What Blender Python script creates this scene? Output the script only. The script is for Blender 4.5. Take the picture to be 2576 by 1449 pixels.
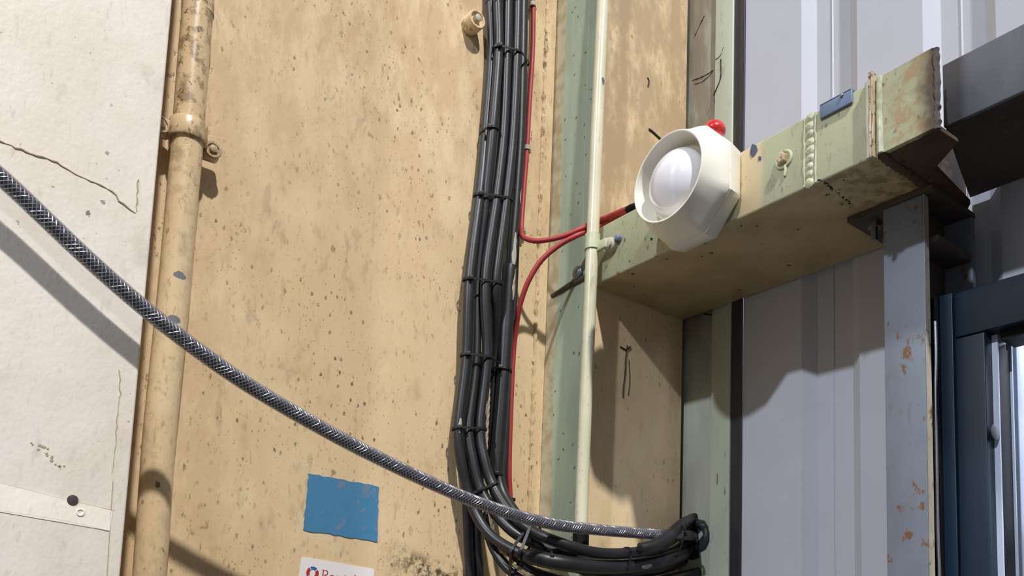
import bpy, bmesh, math, random
from mathutils import Vector as V, Matrix
random.seed(7)
scn = bpy.context.scene
for o in list(bpy.data.objects): bpy.data.objects.remove(o)

# ------------------------------------------------------------------ camera
# world: x = along the beige wall to the right, -y = out of the wall along the beam, z = up; metres
YAW, PIT, ROL, F_PX, CX, CY = 0.6439, 0.1105, 0.0384, 2080.07, 1288.0, 1366.74
CAM = V((-0.5793, -0.6443, -0.3826))
_F = V((math.sin(YAW)*math.cos(PIT), math.cos(YAW)*math.cos(PIT), math.sin(PIT)))
_r = _F.cross(V((0, 0, 1))).normalized(); _u = _r.cross(_F)
RT = _r*math.cos(ROL) + _u*math.sin(ROL); UP = -_r*math.sin(ROL) + _u*math.cos(ROL)
cam = bpy.data.objects.new('camera', bpy.data.cameras.new('camera'))
scn.collection.objects.link(cam); scn.camera = cam
cam.matrix_world = Matrix(((RT.x, UP.x, -_F.x, CAM.x), (RT.y, UP.y, -_F.y, CAM.y), (RT.z, UP.z, -_F.z, CAM.z), (0, 0, 0, 1)))
cam.data.sensor_width = 36; cam.data.lens = F_PX/2576*36
cam.data.shift_y = (CY-724.5)/2576; cam.data.clip_start = 0.02

# ------------------------------------------------------------------ light
w = bpy.data.worlds.new('world'); scn.world = w; w.use_nodes = True
w.node_tree.nodes['Background'].inputs[0].default_value = (0.97, 0.98, 1.0, 1)
w.node_tree.nodes['Background'].inputs[1].default_value = 0.125
def lamp(name, direction, dist, size, power, col, target=(-0.1, 0.0, -0.05)):
    d = V(direction).normalized(); L = bpy.data.lights.new(name, 'AREA')
    L.shape = 'DISK'; L.size = size; L.energy = power; L.color = col
    o = bpy.data.objects.new(name, L); scn.collection.objects.link(o)
    o.location = V(target) - d*dist; o.rotation_euler = d.to_track_quat('-Z', 'Y').to_euler()
    return o
lamp('high_bay_lamp', (0.32, 1.0, -1.2), 8.0, 0.26, 690, (1.0, 0.985, 0.98))
lamp('aisle_lamp', (2.4, 0.88, -1.64), 8.0, 0.24, 320, (0.90, 0.97, 1.10))
vs = scn.view_settings
vs.view_transform = 'Standard'; vs.look = 'None'; vs.gamma = 1.0; vs.use_curve_mapping = False; vs.exposure = 0.0

# ------------------------------------------------------------------ helpers
def ray(px, py):
    return RT*((px-CX)/F_PX) - UP*((py-CY)/F_PX) + _F
def on(ax, val, px, py):                        # point of the plane (axis ax = val) seen at that place of the photograph
    d = ray(px, py); return CAM + d*((val-CAM[ax])/d[ax])
def dep(px, py, t): return CAM + ray(px, py)*t
def srgb(r, g, b):
    f = lambda c: (c/255/12.92) if c/255 <= 0.04045 else ((c/255+0.055)/1.055)**2.4
    return (f(r), f(g), f(b), 1)
def link(o): scn.collection.objects.link(o); return o
def tag(o, label=None, cat=None, group=None, kind=None):
    for k, v in (('label', label), ('category', cat), ('group', group), ('kind', kind)):
        if v: o[k] = v
    return o
def thing(name, loc, label, cat, group=None):
    o = link(bpy.data.objects.new(name, None)); o.location = loc; o.empty_display_size = 0.01
    return tag(o, label, cat, group)
class MB:
    def __init__(s): s.bm = bmesh.new()
    def box(s, a, b, bev=0.0, rot=None, piv=None):
        lo = [min(a[i], b[i]) for i in range(3)]; hi = [max(a[i], b[i]) for i in range(3)]
        t = bmesh.new(); bmesh.ops.create_cube(t, size=1)
        for v in t.verts: v.co = V([(lo[i]+hi[i])/2 + v.co[i]*(hi[i]-lo[i]) for i in range(3)])
        if bev: bmesh.ops.bevel(t, geom=t.edges[:], offset=bev, segments=3, affect='EDGES', profile=0.5)
        if rot:
            p = V(piv) if piv else (V(lo)+V(hi))/2
            for v in t.verts: v.co = p + rot @ (v.co-p)
        s._join(t); return s
    def _join(s, t):
        m = bpy.data.meshes.new('tmp'); t.to_mesh(m); s.bm.from_mesh(m); bpy.data.meshes.remove(m); t.free()
    def loops(s, rings, close=True, caps=True, uv=None):     # skin a list of rings of points
        R = [[s.bm.verts.new(p) for p in r] for r in rings]; n = len(R[0])
        for i in range(len(R)-1):
            for j in range(n if close else n-1):
                s.bm.faces.new((R[i][j], R[i][(j+1) % n], R[i+1][(j+1) % n], R[i+1][j]))
        if caps and close:
            s.bm.faces.new(R[0][::-1]); s.bm.faces.new(R[-1])
        return s
    def tube(s, pts, r, n=14, caps=True):
        fr = frames(pts); rr = r if isinstance(r, (list, tuple)) else [r]*len(pts)
        return s.loops([[p + (a*math.cos(t)+b*math.sin(t))*q for t in [2*math.pi*k/n for k in range(n)]] for (p, a, b), q in zip(fr, rr)], caps=caps)
    def lathe(s, c, axis, prof, n=32, caps=True):             # prof = (distance along axis, radius)
        ax = V(axis).normalized(); a = ax.orthogonal().normalized(); b = ax.cross(a); c = V(c)
        return s.loops([[c+ax*h+(a*math.cos(t)+b*math.sin(t))*max(q, 1e-5) for t in [2*math.pi*k/n for k in range(n)]] for h, q in prof], caps=caps)
    def poly(s, pts, off):                                    # extruded polygon
        off = V(off); return s.loops([[V(p) for p in pts], [V(p)+off for p in pts]])
    def torus(s, c, axis, R, r, n=28, m=10):
        ax = V(axis).normalized(); a = ax.orthogonal().normalized(); b = ax.cross(a)
        rings = []
        for k in range(n+1):
            t = 2*math.pi*k/n; d = a*math.cos(t)+b*math.sin(t)
            rings.append([V(c)+d*(R+r*math.cos(q))+ax*(r*math.sin(q)) for q in [2*math.pi*j/m for j in range(m)]])
        return s.loops(rings, caps=False)
    def jitter(s, amp, sub=0, keep=None):
        if sub: bmesh.ops.subdivide_edges(s.bm, edges=s.bm.edges[:], cuts=sub, use_grid_fill=True)
        for v in s.bm.verts:
            v.co += V([random.uniform(-1, 1)*amp for _ in range(3)])
        return s
    def build(s, name, mat, parent=None, smooth=True, label=None):
        bmesh.ops.remove_doubles(s.bm, verts=s.bm.verts[:], dist=1e-7)
        bmesh.ops.recalc_face_normals(s.bm, faces=s.bm.faces[:])
        org = V((0, 0, 0))
        if parent:
            q = parent
            while q: org += q.location; q = q.parent
        me = bpy.data.meshes.new(name); s.bm.to_mesh(me); s.bm.free()
        me.materials.append(mat)
        o = link(bpy.data.objects.new(name, me))
        if parent: o.parent = parent; o.location = -org
        if smooth:
            for p in me.polygons: p.use_smooth = True
            me.set_sharp_from_angle(angle=math.radians(38))
        if label: o['label'] = label
        return o
def frames(pts):
    pts = [V(p) for p in pts]; out = []; a = None
    for i, p in enumerate(pts):
        t = (pts[min(i+1, len(pts)-1)]-pts[max(i-1, 0)]).normalized()
        if a is None: a = t.orthogonal().normalized()
        a = (a - t*a.dot(t)).normalized(); out.append((p, a, t.cross(a)))
    return out
def spline(ctrl, step=0.004):
    P = [V(p) for p in ctrl]; P = [P[0]*2-P[1]] + P + [P[-1]*2-P[-2]]; out = []
    for i in range(1, len(P)-2):
        p0, p1, p2, p3 = P[i-1:i+3]; n = max(2, int((p2-p1).length/step))
        for k in range(n):
            t = k/n; out.append(0.5*((2*p1)+(p2-p0)*t+(2*p0-5*p1+4*p2-p3)*t*t+(3*p1-p0-3*p2+p3)*t**3))
    out.append(P[-2]); return out
def hull(pts):
    pts = sorted(set(pts)); 
    def half(ps):
        h = []
        for p in ps:
            while len(h) > 1 and (h[-1][0]-h[-2][0])*(p[1]-h[-2][1])-(h[-1][1]-h[-2][1])*(p[0]-h[-2][0]) <= 0: h.pop()
            h.append(p)
        return h[:-1]
    return half(pts)+half(pts[::-1])

# ------------------------------------------------------------------ materials
def mat_new(name, rough=0.5, metal=0.0, col=(0.5, 0.5, 0.5, 1), coat=0.0):
    m = bpy.data.materials.new(name); m.use_nodes = True; b = m.node_tree.nodes['Principled BSDF']
    b.inputs['Base Color'].default_value = col; b.inputs['Roughness'].default_value = rough
    b.inputs['Metallic'].default_value = metal; b.inputs['Coat Weight'].default_value = coat
    return m, m.node_tree, b
class G:                                        # tiny node-graph helper
    def __init__(s, nt):
        s.nt = nt; s.tc = nt.nodes.new('ShaderNodeTexCoord').outputs['Object']
    def L(s, a, b): s.nt.links.new(a, b)
    def map(s, sc=(1, 1, 1), rot=(0, 0, 0), loc=(0, 0, 0)):
        n = s.nt.nodes.new('ShaderNodeMapping'); n.inputs['Scale'].default_value = sc; n.inputs['Rotation'].default_value = rot
        n.inputs['Location'].default_value = loc; s.L(s.tc, n.inputs['Vector']); return n.outputs[0]
    def noise(s, scale, detail=3, rough=0.55, vec=None, dist=0.0):
        n = s.nt.nodes.new('ShaderNodeTexNoise'); n.inputs['Scale'].default_value = scale; n.inputs['Detail'].default_value = detail
        n.inputs['Roughness'].default_value = rough; n.inputs['Distortion'].default_value = dist
        s.L(vec if vec is not None else s.tc, n.inputs['Vector']); return n.outputs['Fac']
    def vor(s, scale, vec=None):
        n = s.nt.nodes.new('ShaderNodeTexVoronoi'); n.inputs['Scale'].default_value = scale
        s.L(vec if vec is not None else s.tc, n.inputs['Vector']); return n
    def step(s, v, lo, hi, a=0.0, b=1.0):
        n = s.nt.nodes.new('ShaderNodeMapRange'); n.inputs[1].default_value = lo; n.inputs[2].default_value = hi
        n.inputs[3].default_value = a; n.inputs[4].default_value = b; n.interpolation_type = 'SMOOTHSTEP'; s.L(v, n.inputs[0]); return n.outputs[0]
    def m(s, op, a, b=0.0):
        n = s.nt.nodes.new('ShaderNodeMath'); n.operation = op; n.use_clamp = False
        for i, x in enumerate((a, b)):
            if isinstance(x, (int, float)): n.inputs[i].default_value = x
            else: s.L(x, n.inputs[i])
        return n.outputs[0]
    def mix(s, f, a, b):
        n = s.nt.nodes.new('ShaderNodeMix'); n.data_type = 'RGBA'
        for k, x in ((0, f), (6, a), (7, b)):
            if isinstance(x, (int, float, tuple)): n.inputs[k].default_value = x
            else: s.L(x, n.inputs[k])
        return n.outputs[2]
    def xyz(s):
        n = s.nt.nodes.new('ShaderNodeSeparateXYZ'); s.L(s.tc, n.inputs[0]); return n.outputs
    def bump(s, b, h, strength=0.3, dist=0.001):
        n = s.nt.nodes.new('ShaderNodeBump'); n.inputs['Strength'].default_value = strength; n.inputs['Distance'].default_value = dist
        s.L(h, n.inputs['Height']); s.L(n.outputs[0], b.inputs['Normal'])
def specks(g, scale, size, density, vec=None):
    """round-ish pits: a share of the voronoi cells carries a spot"""
    wob = g.noise(scale*3.2, 2, 0.6, vec)
    v = g.vor(scale, vec); d = g.m('ADD', v.outputs['Distance'], g.m('MULTIPLY', g.m('SUBTRACT', wob, 0.5), 0.55))
    spot = g.step(d, size, size*0.55)
    sp = g.nt.nodes.new('ShaderNodeSeparateColor'); g.L(v.outputs['Color'], sp.inputs[0])
    return g.m('MULTIPLY', spot, g.m('LESS_THAN', sp.outputs[0], density)), sp.outputs[1]
def paint(name, base, alt, spot, rough=0.42, dens=0.35, size=0.26, scale=120, blot=0.5, bump=0.35, grime=None, gscale=6, patch=True, stretch=0.6, dash=0.5, extra=None):
    m, nt, b = mat_new(name, rough); g = G(nt)
    vv = g.map((1, 1, stretch))
    big = g.noise(4.5, 3, 0.6); mid = g.noise(26, 4, 0.6, vv); fine = g.noise(240, 3, 0.6, vv)
    c = g.mix(g.step(g.m('ADD', g.m('MULTIPLY', big, 0.6), g.m('MULTIPLY', mid, 0.4)), 0.38, 0.62), base, alt)
    dark = g.mix(0.5, base, spot)
    c = g.mix(g.m('MULTIPLY', g.step(mid, 0.56, 0.74), blot), c, dark)
    s1, _ = specks(g, scale, size, dens, vv); s2, _ = specks(g, scale*2.3, size*1.05, dens*0.8, vv); s3, _ = specks(g, scale*0.42, size*0.62, dens*0.45, vv)
    pm = g.step(g.noise(9, 3, 0.6), 0.36, 0.62, 0.12, 1.0) if patch else 1.0
    tot = g.m('MULTIPLY', g.m('MAXIMUM', g.m('MAXIMUM', s1, g.m('MULTIPLY', s2, 0.7)), s3), pm)
    c = g.mix(g.m('MULTIPLY', g.m('MULTIPLY', tot, g.step(fine, 0.3, 0.6, 0.45, 1.0)), 0.85), c, spot)
    da = g.noise(85, 3, 0.6, g.map((1, 1, 0.3), (0, 0.75, 0))); db = g.noise(190, 3, 0.6, g.map((1, 1, 0.3), (0, 0.6, 0)))
    pz = g.step(g.noise(7, 3, 0.6), 0.38, 0.6, 0.35, 1.0)
    c = g.mix(g.m('MULTIPLY', g.m('MULTIPLY', g.step(da, 0.60, 0.70), pz), dash), c, dark)
    c = g.mix(g.m('MULTIPLY', g.m('MULTIPLY', g.step(db, 0.62, 0.70), pz), dash*1.15), c, dark)
    if grime:
        gr = g.noise(gscale, 4, 0.65, g.map((1, 1, 0.35)))
        c = g.mix(g.m('MULTIPLY', g.step(gr, 0.5, 0.72), 0.65), c, grime)
    if extra: c = extra(g, c)
    g.L(c, b.inputs['Base Color'])
    h = g.m('SUBTRACT', g.m('ADD', g.m('MULTIPLY', fine, 0.35), g.m('MULTIPLY', mid, 1.0)), g.m('MULTIPLY', tot, 0.35))
    g.bump(b, h, bump, 0.0012); return m
def plain(name, col, rough=0.5, metal=0.0, bump=0.0, bscale=200, var=0.0, coat=0.0):
    m, nt, b = mat_new(name, rough, metal, col, coat); g = G(nt)
    n = g.noise(bscale, 3, 0.6)
    if var: g.L(g.mix(g.step(g.noise(bscale*0.2, 4), 0.35, 0.7), col, tuple(c*(1-var) for c in col[:3])+(1,)), b.inputs['Base Color'])
    if bump: g.bump(b, n, bump, 0.0005)
    return m
BEIGE, BEIGE2 = srgb(230, 205, 164), srgb(219, 191, 149)
PIT_ = srgb(84, 62, 42)
GREEN, GREEN2 = srgb(166, 178, 154), srgb(152, 165, 142)
def wall_extra(g, c):
    x, y, z = g.xyz()
    # dark mould smear low by the cable run
    n = g.noise(90, 5, 0.7); zz = g.m('ADD', z, g.m('MULTIPLY', x, 0.25))
    m1 = g.m('MULTIPLY', g.step(g.m('ABSOLUTE', g.m('ADD', zz, 0.358)), 0.022, 0.004), g.m('MULTIPLY', g.step(x, -0.205, -0.15), g.step(x, -0.03, -0.09)))
    c = g.mix(g.m('MULTIPLY', m1, g.step(n, 0.42, 0.58)), c, srgb(86, 74, 52))
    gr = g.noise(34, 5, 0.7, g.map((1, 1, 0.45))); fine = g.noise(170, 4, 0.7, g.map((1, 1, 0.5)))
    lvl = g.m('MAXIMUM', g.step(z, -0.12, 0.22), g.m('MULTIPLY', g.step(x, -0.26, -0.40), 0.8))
    c = g.mix(g.m('MULTIPLY', g.m('MULTIPLY', g.step(gr, 0.36, 0.60), lvl), 0.55), c, srgb(190, 158, 116))  # brown mottling, thickened towards the top to paint in the dimmer light there
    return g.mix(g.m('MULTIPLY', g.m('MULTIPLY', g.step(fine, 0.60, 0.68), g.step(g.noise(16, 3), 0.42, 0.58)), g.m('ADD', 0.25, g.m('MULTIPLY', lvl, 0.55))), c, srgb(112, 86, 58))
def dot(g, P, rx, rz, wob=0.5):
    x, y, z = g.xyz(); dx = g.m('DIVIDE', g.m('SUBTRACT', x, P[0]), rx); dz = g.m('DIVIDE', g.m('SUBTRACT', z, P[2]), rz)
    d = g.m('SQRT', g.m('ADD', g.m('MULTIPLY', dx, dx), g.m('MULTIPLY', dz, dz)))
    return g.step(g.m('ADD', d, g.m('MULTIPLY', g.m('SUBTRACT', g.noise(220, 2), 0.5), wob*2)), 1.05, 0.92)
def pipe_extra(g, c):
    z = g.xyz()[2]
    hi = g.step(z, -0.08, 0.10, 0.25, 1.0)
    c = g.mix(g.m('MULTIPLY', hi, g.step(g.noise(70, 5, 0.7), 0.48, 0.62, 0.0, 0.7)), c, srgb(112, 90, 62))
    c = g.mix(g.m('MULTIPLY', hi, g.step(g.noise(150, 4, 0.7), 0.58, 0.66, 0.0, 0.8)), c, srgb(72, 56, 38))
    for q in ((453, 692), (438, 803)): c = g.mix(dot(g, on(1, 0.0436, *q), 0.0052, 0.0032), c, srgb(122, 126, 130))
    return c
M = {}
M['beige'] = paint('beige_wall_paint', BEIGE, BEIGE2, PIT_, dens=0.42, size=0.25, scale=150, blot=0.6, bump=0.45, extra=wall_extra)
M['cream'] = paint('cream_wall_paint', srgb(250, 241, 228), srgb(240, 229, 213), srgb(120, 100, 80), dens=0.07, size=0.2, blot=0.35, bump=0.5, stretch=0.8, dash=0.35)
M['pipe'] = paint('beige_pipe_paint', BEIGE, BEIGE2, PIT_, rough=0.3, dens=0.16, size=0.24, blot=0.5, bump=0.2,
    extra=lambda g, c: pipe_extra(g, c))
def col_extra(g, c):
    x, y, z = g.xyz()
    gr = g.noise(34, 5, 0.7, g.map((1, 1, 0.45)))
    c = g.mix(g.m('MULTIPLY', g.m('MULTIPLY', g.step(gr, 0.28, 0.55), g.step(z, 0.0, 0.08)), 0.9), c, srgb(172, 148, 114))  # mottling plus the weaker light above the beam, both put into the colour
    edge = g.m('ADD', y, g.m('MULTIPLY', g.m('SUBTRACT', g.noise(14, 4, 0.6, g.map((1, 1, 0.4))), 0.5), 0.012))
    on_side = g.m('LESS_THAN', x, 0.0022)
    c = g.mix(g.m('MULTIPLY', on_side, g.m('GREATER_THAN', y, 0.01)), c, g.mix(g.step(g.noise(50, 4), 0.4, 0.62), srgb(182, 172, 142), srgb(160, 148, 116)))
    gm = g.m('MULTIPLY', on_side, g.step(edge, 0.0595, 0.0585))
    gc = g.mix(g.step(g.noise(30, 4, 0.6, g.map((1, 1, 0.3))), 0.4, 0.65), GREEN, GREEN2)
    s, _ = specks(g, 110, 0.2, 0.12)
    gc = g.mix(g.m('MULTIPLY', s, 0.8), gc, srgb(70, 66, 52))
    return g.mix(gm, c, gc)
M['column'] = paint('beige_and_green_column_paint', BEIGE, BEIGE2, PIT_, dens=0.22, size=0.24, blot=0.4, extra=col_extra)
M['beamgreen'] = paint('pale_green_beam_paint', srgb(196, 200, 166), srgb(184, 190, 156), srgb(110, 82, 50), dens=0.16, size=0.22, blot=0.25, bump=0.35, patch=True,
    extra=lambda g, c: g.mix(g.m('MULTIPLY', g.step(g.xyz()[1], -0.29, -0.375), g.step(g.noise(55, 5, 0.7), 0.42, 0.60, 0, 0.85)), c, srgb(78, 58, 38)))
def beam_side(g, c):
    x, y, z = g.xyz()
    und = g.m('GREATER_THAN', x, 0.0015)
    be = g.mix(g.step(g.noise(20, 4), 0.4, 0.65), srgb(188, 168, 128), srgb(172, 152, 112))
    s, _ = specks(g, 90, 0.2, 0.2); be = g.mix(s, be, srgb(60, 44, 28))
    # beige patch right of the sounder
    wm = g.m('MULTIPLY', g.step(g.m('ABSOLUTE', g.m('ADD', y, 0.207)), 0.016, 0.008), 0.75)
    c = g.mix(wm, c, srgb(214, 188, 146))
    c = g.mix(und, c, be)
    n1 = g.noise(75, 5, 0.7); n2 = g.noise(32, 4, 0.6)
    c = g.mix(g.m('MULTIPLY', g.step(y, -0.315, -0.352), g.step(n1, 0.42, 0.60, 0, 0.75)), c, srgb(168, 132, 92))
    c = g.mix(g.m('MULTIPLY', g.step(g.m('ADD', y, g.m('MULTIPLY', n2, 0.03)), -0.336, -0.352), 0.93), c, srgb(72, 56, 42))
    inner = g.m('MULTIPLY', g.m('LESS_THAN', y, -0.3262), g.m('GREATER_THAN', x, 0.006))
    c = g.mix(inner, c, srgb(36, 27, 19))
    dirt = g.m('MULTIPLY', g.m('MULTIPLY', und, g.step(y, -0.24, -0.30)), g.step(n1, 0.45, 0.6, 0, 0.6))
    c = g.mix(dirt, c, srgb(96, 74, 46))
    return c
M['beam'] = paint('beam_paint', srgb(180, 182, 150), srgb(166, 169, 138), srgb(110, 82, 50), dens=0.14, size=0.22, blot=0.25, bump=0.3, extra=beam_side)
M['rustcream'] = paint('rust_stained_cream_paint', srgb(206, 190, 158), srgb(168, 136, 100), srgb(70, 44, 26), rough=0.5, dens=0.6, size=0.3, scale=260, blot=0.9, bump=0.6, patch=False, dash=0.9)
M['weldcream'] = paint('cream_green_weld_paint', srgb(206, 206, 176), srgb(190, 188, 156), srgb(110, 76, 46), rough=0.4, dens=0.4, size=0.26, scale=240, blot=0.6, bump=0.5, patch=False)
M['rust'] = paint('rusted_steel', srgb(84, 62, 40), srgb(52, 38, 26), srgb(30, 22, 16), rough=0.8, dens=0.4, blot=0.7, bump=0.9, patch=False)
M['darkrust'] = paint('dark_rusted_steel', srgb(84, 76, 68), srgb(58, 52, 48), srgb(112, 70, 34), rough=0.7, dens=0.35, blot=0.7, bump=0.8, patch=False)
def edge_rust(g, c):
    z = g.noise(38, 5, 0.7, g.map((1, 1, 0.5)))
    return g.mix(g.step(g.m("ADD", z, g.m("MULTIPLY", g.m("SUBTRACT", g.noise(130, 3, 0.6), 0.5), 0.25)), 0.59, 0.64, 0, 0.9), c, srgb(118, 76, 36))
M['post'] = paint('grey_post_paint', srgb(126, 135, 148), srgb(114, 121, 132), srgb(110, 70, 36), rough=0.5, dens=0.10, size=0.2, blot=0.3, bump=0.2, extra=edge_rust)
M['postedge'] = paint('cream_edge_paint', srgb(190, 186, 170), srgb(166, 158, 140), srgb(110, 74, 40), rough=0.6, dens=0.4, blot=0.5, bump=0.5, extra=edge_rust)
M['trimgreen'] = paint('grey_green_trim_paint', srgb(178, 182, 166), srgb(160, 162, 146), srgb(80, 66, 48), rough=0.4, dens=0.08, size=0.2, blot=0.3, bump=0.12, grime=srgb(120, 104, 84), gscale=12, stretch=0.25,
    extra=lambda g, c: g.mix(g.m('MULTIPLY', g.step(g.xyz()[2], -0.06, 0.03), g.step(g.noise(40, 4, 0.65, g.map((1, 1, .25))), 0.3, 0.6, 0.35, 0.85)), c, srgb(116, 100, 80)))
M['trimlight'] = paint('pale_green_trim_paint', srgb(190, 196, 176), srgb(176, 182, 162), srgb(80, 66, 48), rough=0.4, dens=0.06, size=0.2, blot=0.2, bump=0.1, stretch=0.25)
M['clad'] = plain('white_coated_cladding', srgb(190, 193, 203), 0.6, 0, 0.05, 60, 0.04)
M['clad'].node_tree.nodes['Principled BSDF'].inputs['Specular IOR Level'].default_value = 0.25
M['gasket'] = plain('black_rubber_gasket', srgb(46, 46, 50), 0.45, 0, 0.1)
M['cable'] = plain('black_cable_sheath', srgb(35, 35, 38), 0.40, 0, 0.15, 300, 0.25)
M['tie'] = plain('black_nylon', srgb(20, 20, 22), 0.42)
M['red'] = plain('red_cable_sheath', srgb(168, 56, 56), 0.5)
M['hosebody'] = plain('clear_grey_hose_wall', srgb(44, 43, 49), 0.35, 0.1, coat=0.6)
M['braid'] = plain('braid_wire', srgb(206, 206, 214), 0.34, 0.9)
m, nt, b = mat_new('clear_hose_skin', 0.14, 0, srgb(120, 116, 126)); M['skin'] = m
_t = nt.nodes.new('ShaderNodeBsdfTransparent'); _x = nt.nodes.new('ShaderNodeMixShader'); _l = nt.nodes.new('ShaderNodeLayerWeight'); _l.inputs[0].default_value = 0.35
_r = nt.nodes.new('ShaderNodeMapRange'); _r.inputs[3].default_value = 0.06; _r.inputs[4].default_value = 0.85
nt.links.new(_l.outputs['Facing'], _r.inputs[0]); nt.links.new(_r.outputs[0], _x.inputs[0]); nt.links.new(_t.outputs[0], _x.inputs[1]); nt.links.new(b.outputs[0], _x.inputs[2])
nt.links.new(_x.outputs[0], nt.nodes['Material Output'].inputs['Surface'])
M['white'] = plain('white_abs_plastic', srgb(244, 240, 226), 0.32, 0, 0.03, 60, coat=0.2)
M['lens'] = plain('frosted_lens_plastic', srgb(238, 238, 244), 0.18, 0, coat=0.6)
M['redlens'] = plain('red_plastic', srgb(200, 40, 42), 0.22, coat=0.5)
M['blue'] = None
M['galv'] = plain('galvanised_steel', srgb(150, 152, 158), 0.4, 0.7, 0.3, 150, 0.3)
M['bluegrey'] = paint('blue_grey_primer', srgb(118, 136, 166), srgb(100, 118, 146), srgb(40, 44, 56), rough=0.35, dens=0.1, blot=0.4, bump=0.3)
M['greybeam'] = paint('grey_beam_paint', srgb(122, 124, 132), srgb(104, 106, 114), srgb(60, 52, 44), rough=0.5, dens=0.08, blot=0.4, bump=0.2,
    extra=lambda g, c: g.mix(g.m('MULTIPLY', g.step(g.xyz()[1], -0.382, -0.372), 0.7), c, srgb(52, 46, 42)))
M['door'] = plain('dark_blue_powder_coat', srgb(12, 36, 54), 0.45, 0, 0.04, 400)
M['black'] = plain('black_plastic', srgb(14, 14, 18), 0.55)
M['black'].node_tree.nodes['Principled BSDF'].inputs['Specular IOR Level'].default_value = 0.2
M['alu'] = plain('white_aluminium', srgb(214, 222, 240), 0.35, 0.1)
M['steelbox'] = plain('brushed_steel', srgb(140, 140, 134), 0.35, 0.6, 0.2, 200, 0.3)
M['paper'] = plain('white_vinyl', srgb(236, 230, 228), 0.35, 0, 0.08, 90)
M['inkred'] = plain('red_ink', srgb(176, 52, 50), 0.5)
M['inkblue'] = plain('blue_ink', srgb(40, 100, 160), 0.5)
M['chip'] = plain('slate_blue_bare_patch', srgb(84, 94, 116), 0.5, 0, 0.3, 300, 0.3)
M['chipgrey'] = plain('grey_bare_patch', srgb(122, 126, 130), 0.5, 0, 0.3, 300, 0.3)
M['darkgap'] = plain('dark_brown_matt', srgb(44, 36, 28), 0.8, 0, 0.3)
M['rope'] = plain('beige_rope', srgb(176, 160, 130), 0.8, 0, 0.5, 500)
m, nt, b = mat_new('flaking_blue_vinyl', 0.45); g = G(nt)
c = g.mix(g.step(g.noise(75, 5, 0.65), 0.60, 0.635), srgb(72, 130, 168), srgb(116, 128, 150)); g.L(c, b.inputs['Base Color']); g.bump(b, g.noise(75, 5, 0.65), 0.5, 0.001); M['blue'] = m

def struct(o): o['kind'] = 'structure'; return o
P1, P2, XB = 0.0779, 0.0, 0.147           # beige wall plane, column front plane, column/beam depth
ZLO, ZHI = -0.62, 0.85
WLY = -0.012                              # front of the projecting cream wall

# ------------------------------------------------------------------ walls
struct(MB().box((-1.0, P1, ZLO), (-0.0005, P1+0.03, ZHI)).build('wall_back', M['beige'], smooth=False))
# cream wall projecting at the left, with a folded right-hand edge
ex = on(1, WLY, 370, 700).x
mb = MB(); mb.box((-1.0, WLY, ZLO), (ex, P1, ZHI), 0.0015)
struct(mb.build('wall_left', M['cream']))
# ribbed cladding behind the beam
cr, pn = 0.1492, 0.1590
def YC(px, x, py=700): return on(0, x, px, py).y
per = YC(2150, cr, 200)-YC(2500, cr, 200)
c_start, c_end = YC(2158, cr, 350), YC(2326, cr, 350)                 # one wide crown of the sheet
p_in, p_out = c_end-0.0125, c_end-(per-(c_start-c_end))+0.0125
edges = []
for k in (-1, 0, 1, 2, 3):
    o_ = -per*k
    edges += [(c_start+o_, cr), (c_end+o_, cr), (p_in+o_, pn), (p_out+o_, pn)]
def rib(yc, x): return [(yc+0.0012, x), (yc, x-0.0012), (yc-0.0012, x)]
full = []
for i, (yy, xx) in enumerate(edges):
    full.append((yy, xx))
    if xx == pn and i+1 < len(edges) and edges[i+1][1] == pn: full += rib((yy+edges[i+1][0])/2+0.001, pn)
def sheet(prof, z0, z1):
    mb = MB(); th = 0.0012
    ring = [(y, x) for y, x in prof] + [(y, x+th) for y, x in prof[::-1]]
    return mb.loops([[V((x, y, z0)) for y, x in ring], [V((x, y, z1)) for y, x in ring]])
_yr = YC(1871, 0.1492)-0.0001
full = [(_yr, cr)] + [q for q in full if q[0] < _yr]
def full_at(y):
    for (a, xa), (b, xb) in zip(full, full[1:]):
        if a >= y >= b: return xa+(xb-xa)*(a-y)/max(a-b, 1e-9)
mb = sheet([p for p in full if p[0] > -0.335] + [(-0.336, full_at(-0.336))], ZLO, ZHI)
mb2 = sheet([(-0.336, full_at(-0.336))] + [p for p in full if p[0] < -0.3365], -0.075, ZHI)
tm = bpy.data.meshes.new('t'); mb2.bm.to_mesh(tm); mb.bm.from_mesh(tm); bpy.data.meshes.remove(tm); mb2.bm.free()
struct(mb.build('wall_right', M['clad'], smooth=False))
# grey-green trim beside the column and the black gasket
yt, yg, yr = YC(1793, 0.151), YC(1841, 0.1505), YC(1871, 0.1492)
struct(MB().box((0.1535, yt, ZLO), (0.175, 0.10, ZHI), 0.001).build('trim_1', M['trimgreen']))
struct(MB().box((0.1495, yg+.0006, ZLO), (0.175, yt-.0003, ZHI), 0.0012).build('trim_2', M['trimlight']))
mb = MB(); mb.box((0.1510, yr+0.0065, ZLO), (0.175, yg+.0003, ZHI), 0.001); mb.box((0.1475, yr, ZLO), (0.149, yr+0.0063, ZHI), 0.0005)
struct(mb.build('trim_3', M['gasket']))

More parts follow.
